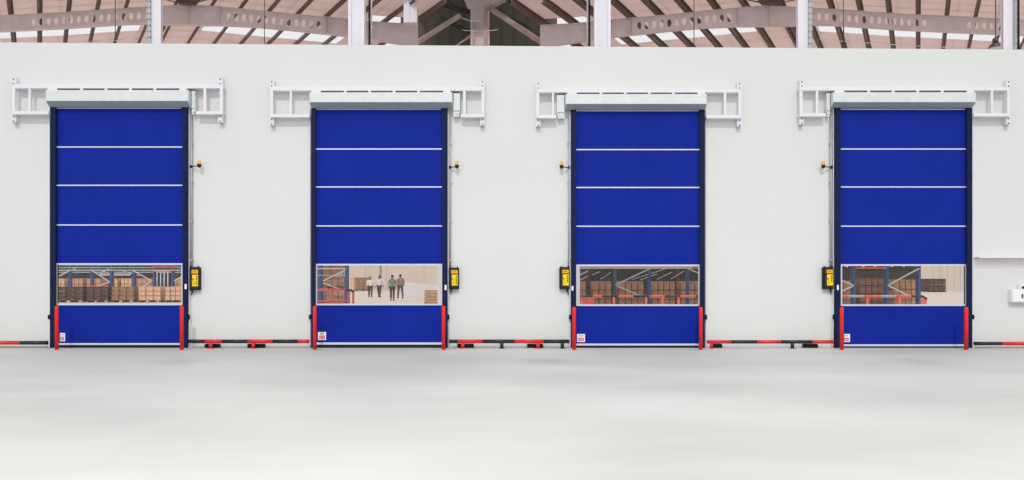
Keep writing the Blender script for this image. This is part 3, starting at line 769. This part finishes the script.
rack('pallet_rack', 'blue and grey pallet rack behind the pallets in the leftmost shutter window', [47, 69, 91.2, 110.8, 133.2, 153.6, 172.2, 193], d,
     [(57, 277, 69, 271, .07), (91, 270, 110, 282, .07), (110, 282, 98, 286, .07), (133.5, 271, 152, 281, .07), (152, 281, 142, 287, .07), (193, 270, 174, 281, .07), (100, 273, 109, 269, .07)],
     [(47, 193, 264.3, 1.6, 'cardmid'), (47, 193, 267.4, .6, 'rackgrey'), (47, 193, 269.8, .9, 'rackgrey'), (153.8, 178, 266.6, 1.2, 'orange'), (153.8, 171, 270.6, 1.2, 'orange'), (86, 109, 286, .5, 'orange')], uw=1.5)
d = 66.0
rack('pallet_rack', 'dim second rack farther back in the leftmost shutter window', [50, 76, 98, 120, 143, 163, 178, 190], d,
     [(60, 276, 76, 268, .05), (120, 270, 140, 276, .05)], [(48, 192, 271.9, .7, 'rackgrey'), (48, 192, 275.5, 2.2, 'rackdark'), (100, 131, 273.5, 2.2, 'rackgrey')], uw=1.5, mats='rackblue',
     back=[(X(44, 67), X(196, 67), 67 - D + 1, 67 - D + 1.1, 0, 3.3, 'rackdark')])  # dark back sheet paints the shaded depth behind this rack
# small clutter of silver posts at the right of that window
for k, px in enumerate((157.0, 160.6, 164.2, 167.8)):
    m = MB(); dd = 57.0; m.tube((X(px, dd), dd - D, 0), (X(px, dd), dd - D, Z(271 + k % 2, dd)), .04, n=10); m.tube((X(px, dd), dd - D, 0), (X(px, dd), dd - D, .04), .08, n=12)
    tag(m.build('steel_post', 'rackgrey'), 'slim silver post standing behind the pale pallets in the leftmost shutter window', 'post', 'silver posts behind the pale pallets')

# ---- view through the second shutter
d = 44.0
rack('pallet_rack', 'blue pallet rack end at the left of the second shutter window', [320, 346.2], d, [(323, 281, 345, 270, .07), (323, 283, 340, 289, .05)] + [(336 + k*1.7, 277.2, 336 + k*1.7, 274.6 - k*.8, .09) for k in range(6)], [(313, 346, 268, 1.2, 'rackgrey'), (313, 346, 290, .9, 'rackgrey'), (313, 346, 275, .6, 'rackgrey')], uw=3.2,
     back=[(X(311, 46), X(345, 46), 46 - D, 46 - D + .05, 0, 3.2, 'cardmid')])
load(326, 344, 278, 300, 44.6, 'cardboard', 'pallet of tan boxes on the rack in the second shutter window', 3, 2, 1.0, dz0=Z(289, 44.6))
load(326, 344, 290.5, 304, 44.6, 'cardboard', 'pallet of tan boxes on the floor behind the red rail in the second shutter window', 3, 2, 1.0)
load(354.5, 367.5, 277.3, 289, 92.0, 'cardmid', 'far brown pallet of boxes left of the four people', 3, 3, 2.0)
load(424, 437, 289.8, 304, 45.0, 'cardboard', 'brown pallet of boxes at the right of the second shutter window', 1, 4, 1.0)
load(349.8, 353.6, 277.5, 288, 88.0, 'cardpale', 'small pale box stack beside the far brown pallet', 1, 2, 1.0)
def tall_rail(pts_, cols, r, legs, d, lab, lower=None):
    root = thing('guard_rail', lab, 'guard rail', (X(pts_[0][0], d), d - D, 0)); y = d - D
    for i, (p, q) in enumerate(zip(pts_, pts_[1:])):
        m = MB(); m.tube((X(p[0], d), y, Z(p[1], d)), (X(q[0], d), y, Z(q[1], d)), r, n=12); m.ball((X(q[0], d), y, Z(q[1], d)), r); m.build('rail_section', cols[i], root)
    for px, top, mt in legs: 
        m = MB(); m.tube((X(px, d), y, 0), (X(px, d), y, Z(top, d)), r, n=12); m.box(X(px, d) - r*2, X(px, d) + r*2, y - r*2, y + r*2, 0, .015); m.build('leg', mt, root)
    if lower:
        a, c_, yy = lower; MB().tube((X(a, d), y, Z(yy, d)), (X(c_, d), y, Z(yy, d)), r, n=12).build('lower_rail', 'orange', root)
d = 36.0
tall_rail([(308, 289.6), (345, 289.6), (351.5, 290.4), (353.4, 292)], ['orange', 'blackpaint', 'blackpaint'], .052, [(332.4, 289.6, 'orange'), (349, 291, 'orange'), (353.3, 292, 'orange'), (312, 289.6, 'orange')], d, 'orange-red guard rail with black bend, left in the second shutter window', lower=(308, 349, 301.2))

# far cladding posts
for px, dd, lab in ((365.5, 96, 'far thin post behind the brown pallet'), (386.6, 92, 'far thin post between the two left walkers'), (424, 60, 'dark upright post above the boxes at the right of the second shutter window')):
    m = MB(); m.box(X(px - .25, dd), X(px + .25, dd), dd - D, dd - D + .1, 0, 5); m.box(X(px - .6, dd), X(px + .6, dd), dd - D - .1, dd - D + .2, 0, .02); tag(m.build('slim_post', 'conduit'), lab, 'post')
# white partition screen running in from the right
m = MB(); a = Vector((X(403, 76), 76 - D, 0)); c = Vector((X(437, 50), 50 - D, 0))
m.bar(a + Vector((0, 0, .55)), c + Vector((0, 0, .55)), .08, 1.1); tag(m.build('low_partition', 'white'), 'long low white partition behind the people, running to the right window edge', 'partition')
dd = 30.0
m = MB(); m.box(X(437.4, dd), X(446, dd), dd - D, dd - D + .3, 0, 4.2); m.box(X(437, dd), X(447, dd), dd - D - .02, dd - D + .32, 0, .1)
tag(m.build('white_pier', 'white', bevel=.01), 'white pier filling the right edge of the second shutter window', 'pier')

# ---- view through the third shutter
d = 36.0
rack('pallet_rack', 'blue rack with white braces and tan loads in the third shutter window', [562, 615.3, 650, 688, 726], d,
     [(650, 268.5, 615.5, 285, .06), (615.5, 285, 640, 296, .06), (688, 268.5, 712, 279, .06), (562, 283, 588, 271, .05)] ,
     [(560, 728, 263, 1.6, 'rackgrey'), (560, 728, 265.6, 3.2, 'far')], uw=1.9)
for p0, p1, n_, s in ((565, 586, 3, 'cut by its left edge'), (592.5, 611.5, 3, 'left of the first blue upright'), (619, 644, 4, 'between the two left blue uprights'), (652.3, 675.3, 4, 'behind the middle of the red rail'), (681, 702, 3, 'at its right edge')):
    load(p0, p1, 280.8, 311, 37.0, 'cardboard', 'tan pallet load in the third shutter window, ' + s, n_, 3, 1.1)
root = thing('dark_racking', 'rack of goods painted dark for shade, behind the third shutter window', 'pallet rack', (X(640, 40), 40 - D + .5, 0))
MB().box(X(540, 40), X(745, 40), 40 - D, 40 - D + 1.0, 0, 2.25).build('shade_painted_goods', 'rackdark', root)  # coloured dark in place of shade inside the rack
STR = root
for px in (588, 648, 678): MB().box(X(px - 2.4, 39.6), X(px + 2.4, 39.6), 39.6 - D, 39.6 - D + .12, 0, 2.4).build('upright', 'carddark', root)
for (a, b_, c_, e) in ((578, 281, 588, 276), (592, 275, 600, 271.5), (600, 279, 606, 276), (632, 279.5, 668, 268), (640, 280, 657, 274), (657, 279.5, 672, 272), (671, 279, 684, 271), (603, 278, 611, 272)):
    dd = 39.5; MB().bar((X(a, dd), dd - D, Z(b_, dd)), (X(c_, dd), dd - D, Z(e, dd)), .02, .025).build('strut', 'white', STR)
MB().box(X(540, 40), X(745, 40), 40 - D - .1, 40 - D + 1.1, 2.26, 2.36).build('shelf', 'far', root)
for p in ((547, 3), (575, 2), (604, 3), (640, 2), (672, 2), (704, 2)):
    load(p[0], p[0] + 25, 258, 0, 40.1, 'cardpale', 'pale load on the top shelf of the dark rack, third shutter window', p[1], 2, .9, dz0=2.37, group='pale loads on the dark rack')
d = 30.0
tall_rail([(540, 296.4), (592.5, 296.4), (602, 296.4), (618, 296.4), (633.5, 296.4), (649, 296.4), (664.5, 296.4), (680, 296.4), (695.5, 296.4), (725, 296.4)], ['blackpaint', 'orange'] * 4 + ['blackpaint'], .050,
          [(613.8, 296.4, 'orange'), (646, 296.4, 'orange'), (662.5, 296.4, 'orange'), (678.5, 296.4, 'orange'), (582, 296.4, 'orange')], d, 'red and black guard rail in front of the rack in the third shutter window')
m = MB(); dd = 29.25; m.prism([(X(584.5, dd), 0), (X(593.8, dd), 0), (X(593.8, dd), Z(298.6, dd)), (X(585, dd), Z(298.6, dd))], dd - D, dd - D + .5, 'y'); m.box(X(584.5, dd), X(594.2, dd), dd - D - .02, dd - D + .52, Z(298.6, dd), Z(297.8, dd))
tag(m.build('orange_crate', 'orange', bevel=.02), 'orange-red crate on the floor at the left of the third shutter window', 'crate')
dd = 27.0; m = MB(); m.box(X(568, dd), X(580, dd), dd - D, dd - D + .15, 0, 4.6); m.box(X(567.5, dd), X(580.3, dd), dd - D - .02, dd - D + .17, 0, .12)
tag(m.build('white_pier', 'white', bevel=.008), 'bright white pier at the left edge of the third shutter window', 'pier')

# ---- view through the rightmost shutter
d = 34.0
rack('pallet_rack', 'blue rack end with white braces in the rightmost shutter window', [820, 854, 887.3, 919.3], d,
     [(854, 285.5, 836, 278, .06), (854, 285.5, 840, 292, .06), (919, 268.5, 888, 285.3, .06), (888, 285.3, 908, 295.5, .06), (838, 279, 842, 281, .05)],
     [(855.5, 885.5, 267.2, 1.5, 'orange'), (818, 920, 264.2, 1.0, 'rackgrey')], uw=2.2, deep=.2)
load(822, 851, 280, 312, 35.5, 'cardboard', 'tan pallet load cut by the left edge of the rightmost shutter window', 4, 3, 1.1)
load(859.5, 884, 277.5, 312, 35.5, 'cardmid', 'dark brown pallet load between two blue uprights in the rightmost shutter window', 4, 4, 1.1)
load(894, 917, 279, 312, 35.0, 'cardboard', 'tan pallet load beside the rack end in the rightmost shutter window', 4, 3, 1.1)
root = thing('dark_racking', 'rack of goods painted dark for shade, behind the rightmost shutter window', 'pallet rack', (X(870, 38), 38 - D + .5, 0))
MB().box(X(800, 38), X(917, 38), 38 - D, 38 - D + 1.0, 0, Z(268.5, 38)).build('shade_painted_goods', 'rackdark', root)  # dark block painting the shaded inside of this rack
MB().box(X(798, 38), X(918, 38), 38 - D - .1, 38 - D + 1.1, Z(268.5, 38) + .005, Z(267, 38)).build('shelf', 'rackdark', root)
for p in (802, 831, 860, 889):
    load(p, p + 26, 255, 0, 38.2, 'cardmid', 'brown load on the top shelf of the dark rack, rightmost shutter window', 2, 2, .8, dz0=Z(267, 38) + .005, group='brown loads on the dark rack')
d = 30.0
tall_rail([(825, 296.3), (847.5, 296.3), (864, 296.3), (880, 296.3), (895.5, 296.3), (911, 296.3), (922, 296.3), (926, 298.5)], ['orange', 'conduit', 'orange', 'conduit', 'orange', 'blackpaint', 'blackpaint'], .050,
          [(867.3, 296.3, 'orange'), (899.5, 296.3, 'orange'), (925.6, 299.5, 'orange'), (922.6, 297.5, 'orange'), (832, 296.3, 'orange')], d, 'red guard rail ending in a black bend in the rightmost shutter window')
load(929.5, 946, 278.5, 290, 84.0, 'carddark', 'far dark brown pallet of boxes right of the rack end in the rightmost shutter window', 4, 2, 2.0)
load(921.5, 929, 280, 289, 88.0, 'cardmid', 'far brown pallet of boxes touching the rack end in the rightmost shutter window', 2, 2, 1.5)
for k, px in enumerate((933, 941, 948, 955, 961)):
    dd = 90.0; m = MB(); m.box(X(px - .35, dd), X(px + .35, dd), dd - D, dd - D + .1, 0, 6); m.box(X(px - .8, dd), X(px + .8, dd), dd - D - .1, dd - D + .2, 0, .03)
    tag(m.build('slim_post', 'rackgrey'), 'far slim pale post against the back wall in the rightmost shutter window', 'post', 'far pale posts in the rightmost window')

# ------------------------------------------------------------------ people
def skin_obj(name, verts, edges_, radii, mt, parent, root_i=0, sub=2):
    bm = bmesh.new(); lay = bm.verts.layers.skin.verify()
    vs = [bm.verts.new(v) for v in verts]
    for a, c in edges_: bm.edges.new((vs[a], vs[c]))
    for i, r in enumerate(radii):
        vs[i][lay].radius = r if isinstance(r, tuple) else (r, r); vs[i][lay].use_root = (i == root_i)
    me = bpy.data.meshes.new(name); bm.to_mesh(me); bm.free(); me.materials.append(M[mt])
    o = bpy.data.objects.new(name, me); COL.objects.link(o); o.parent = parent
    s = o.modifiers.new('skin', 'SKIN'); s.use_smooth_shade = True
    ss = o.modifiers.new('sub', 'SUBSURF'); ss.levels = sub; ss.render_levels = sub
    return o
def person(px, yfeet, ytop, shirt, trousers, lab, step=.16, armout=.0, rot=0.0, sh_col=None, wide=1.0, longsleeve=True, lean=0.0, hair='hair'):
    d = EYE * F / (yfeet - HZ); Hh = (yfeet - ytop) * d / F
    k = Hh / 1.75
    root = thing('person', lab, 'person', (X(px, d), d - D, 0)); root.rotation_euler = (0, 0, rot); root.scale = (k*wide, k*wide, k)
    # facing +y (walking away); x is right
    L, R = -1, 1
    hip = {s: (s*.095, 0, .90) for s in (L, R)}
    st = {L: step, R: -step}
    knee = {s: (s*.10, st[s]*.55 + .02, .49) for s in (L, R)}
    ank = {s: (s*.10, st[s], .085) for s in (L, R)}
    toe = {s: (s*.12, st[s] + .15, .035) for s in (L, R)}
    shd = {s: (s*.185, lean, 1.42) for s in (L, R)}
    elb = {s: (s*(.225 + armout), lean - .03 - st[s]*.3, 1.13) for s in (L, R)}
    wri = {s: (s*(.215 + armout*.8), lean + .03 - st[s]*.7, .88) for s in (L, R)}
    V = [(0, 0, .93), (0, 0, 1.08), (0, lean*.7, 1.28), (0, lean, 1.42), (0, lean, 1.50), (0, lean + .015, 1.56), (0, lean + .02, 1.64), (0, lean + .015, 1.705)]
    Rr = [(.145, .105), (.135, .10), (.16, .11), (.10, .085), (.055, .055), (.062, .07), (.078, .095), (.055, .065)]
    E = [(0,1),(1,2),(2,3),(3,4),(4,5),(5,6),(6,7)]
    for s in (L, R):
        b0 = len(V); V += [hip[s], knee[s], ank[s], toe[s]]; Rr += [.085, .058, .04, .032]; E += [(0, b0), (b0, b0+1), (b0+1, b0+2), (b0+2, b0+3)]
        a0 = len(V); w = Vector(wri[s]); e = Vector(elb[s]); dr_ = (w - e).normalized(); palm = w + dr_*.075
        V += [shd[s], elb[s], wri[s], tuple(palm)]; Rr += [.052, .038, .026, (.018, .036)]; E += [(3, a0), (a0, a0+1), (a0+1, a0+2), (a0+2, a0+3)]
        # fingers and thumb
        for j, (off, ln) in enumerate(((-.027, .075), (-.009, .085), (.009, .08), (.027, .062))):
            f0 = len(V); p1 = palm + Vector((0, off, -.02)); p2 = p1 + dr_*ln*.55 + Vector((0, off*.15, 0)); p3 = p2 + dr_*ln*.45 + Vector((-s*.018, 0, 0))
            V += [tuple(p1), tuple(p2), tuple(p3)]; Rr += [.009, .0085, .0075]; E += [(a0+3, f0), (f0, f0+1), (f0+1, f0+2)]
        f0 = len(V); p1 = w + dr_*.03 + Vector((0, .035, 0)); p2 = p1 + Vector((-s*.01, .02, -.035)); V += [tuple(p1), tuple(p2)]; Rr += [.011, .009]; E += [(a0+2, f0), (f0, f0+1)]
    body = skin_obj('body', V, E, Rr, 'skin', root)
    # face and ears on the head (the face looks away from the camera)
    hc = Vector((0, lean + .02, 1.645))
    m = MB(); m.ball(hc + Vector((0, .0, 0)), .090, (.82, .98, 1.16), 18)
    m.ball(hc + Vector((0, .10, -.012)), .017, (.7, 1.1, 1.4), 10)
    for s in (L, R): m.ball(hc + Vector((s*.082, 0, -.012)), .024, (.35, .8, 1.25), 10); m.ball(hc + Vector((s*.03, .086, .012)), .012, (1.2, .6, .8), 8)
    m.ball(hc + Vector((0, .088, -.05)), .02, (1.3, .5, .4), 8)
    hd = m.build('head', 'skin', None); hd.parent = root
    m = MB(); m.ball(hc + Vector((0, -.014, .024)), .097, (.86, .97, 1.06), 18); hr = m.build('hair', hair, None); hr.parent = root
    # shirt
    V = [(0, 0, .84), (0, 0, 1.08), (0, lean*.7, 1.28), (0, lean, 1.42), (0, lean, 1.475)]
    Rr = [(.168, .128), (.160, .122), (.18, .13), (.125, .10), (.07, .07)]; E = [(0,1),(1,2),(2,3),(3,4)]
    for s in (L, R):
        a0 = len(V); V += [shd[s], elb[s]]; Rr += [.070, .056]; E += [(3, a0), (a0, a0+1)]
        if longsleeve:
            V.append(tuple(Vector(wri[s]) - (Vector(wri[s]) - Vector(elb[s]))*.12)); Rr.append(.042); E.append((a0+1, a0+2))
    skin_obj('shirt', V, E, Rr, shirt, root)
    V = [(0, 0, .96)]; Rr = [(.155, .118)]; E = []
    for s in (L, R):
        b0 = len(V); V += [hip[s], knee[s], (ank[s][0], ank[s][1], .12)]; Rr += [(.10, .10), .076, .062]; E += [(0, b0), (b0, b0+1), (b0+1, b0+2)]
    skin_obj('trousers', V, E, Rr, trousers, root)
    for s in (L, R):
        m = MB(); a_ = Vector(ank[s]); t_ = Vector(toe[s])
        m.ball((a_ + t_)/2 + Vector((0, -.01, -.022)), .05, (1.0, 2.9, .85), 14); m.ball((a_.x, a_.y - .01, .06), .05, (.95, 1.0, 1.1), 12)
        sh = m.build('shoe', 'shoe', None); sh.parent = root
    return root
M['greyhair'] = mat('grey hair', (.22, .20, .18), .7)
M['cream'] = mat('cream shirt', (.72, .66, .56), .8, var=.08); M['lilac'] = mat('pale lilac shirt', (.66, .58, .68), .8, var=.08)
M['green'] = mat('green shirt', (.15, .25, .165), .8, var=.08); M['mauve'] = mat('mauve checked shirt', (.27, .18, .19), .8, var=.35, scale=18)
M['dkgrey'] = mat('dark grey trousers', (.06, .05, .055), .8); M['maroon'] = mat('maroon trousers', (.13, .05, .06), .8); M['dkbrown'] = mat('dark brown trousers', (.055, .038, .032), .8); M['slate'] = mat('slate trousers', (.07, .075, .09), .8)
person(370.3, 297.3, 276.3, 'cream', 'dkgrey', 'person in a cream shirt and dark trousers walking away, leftmost of the four', .15, .0, .1, wide=1.15, hair='greyhair')
person(379.3, 297.2, 275.6, 'lilac', 'maroon', 'person in a pale lilac shirt and maroon trousers walking away', .20, .03, -.15, wide=1.2, lean=.04)
person(392.3, 300.6, 275.0, 'green', 'dkbrown', 'person in a green shirt and dark brown trousers walking away', .12, .0, 0, wide=1.05, longsleeve=False)
person(400.4, 298.2, 274.4, 'mauve', 'slate', 'person in a mauve checked shirt and slate trousers, rightmost of the four', .18, .02, .45, wide=1.15)

# ------------------------------------------------------------------ light, sky, camera
w = bpy.data.worlds.new('hall daylight'); C.world = w; w.use_nodes = True; nt = w.node_tree
bg = nt.nodes['Background']; tc = nt.nodes.new('ShaderNodeTexCoord'); s = nt.nodes.new('ShaderNodeSeparateXYZ'); r = nt.nodes.new('ShaderNodeValToRGB')
nt.links.new(tc.outputs['Generated'], s.inputs[0]); nt.links.new(s.outputs['Z'], r.inputs[0]); nt.links.new(r.outputs[0], bg.inputs[0])
e = r.color_ramp.elements; e[0].position = 0.0; e[0].color = (.74, .75, .76, 1); e[1].position = .9; e[1].color = (1, 1, 1, 1)
bg.inputs[1].default_value = 1.03
sun = bpy.data.lights.new('hall_sunlight', 'SUN'); sun.energy = 1.15; sun.angle = math.radians(3); so = bpy.data.objects.new('hall_sunlight', sun); COL.objects.link(so)
so.rotation_euler = (math.radians(48), 0, math.radians(-4))

for k in range(5):  # unseen lamps, added to brighten the floor away from the wall
    lx, ly, lz = -14 + 7*k, -13.0, 9.0
    root = thing('fill_lamp', 'unseen round lamp added to brighten the front of the hall floor', 'lamp', (lx, ly, lz), 'added lamps over the front floor')
    MB().lathe((lx, ly, lz), [(.40, .02), (.41, .05), (.30, .16), (.16, .22), (.03, .24)], 24).build('reflector', 'lamp', root)
    MB().lathe((lx, ly, lz), [(.09, .23), (.13, .25), (.13, .42), (.02, .46)], 16).build('ballast_housing', 'lamp', root)
    la = bpy.data.lights.new('fill_lamp_light', 'AREA'); la.shape = 'DISK'; la.size = .76; la.energy = (100, 190, 270, 190, 100)[k]; la.color = (1, .985, .96)
    lo_ = bpy.data.objects.new('fill_lamp_light', la); COL.objects.link(lo_); lo_.parent = root; lo_.location = (0, 0, 0)
cam = bpy.data.cameras.new('camera'); co = bpy.data.objects.new('camera', cam); COL.objects.link(co); C.camera = co
co.location = (0, -D, EYE); co.rotation_euler = (math.pi/2, 0, 0)
cam.sensor_fit = 'HORIZONTAL'; cam.sensor_width = 36; cam.lens = 36 * F / 1024
cam.shift_y = (240 - HZ) / 1024 * -1
cam.clip_end = 500
C.view_settings.view_transform = 'Standard'; C.view_settings.look = 'None'; C.view_settings.exposure = 0; C.view_settings.gamma = 1
C.view_settings.use_curve_mapping = False
C.cycles.max_bounces = 8; C.cycles.transparent_max_bounces = 12
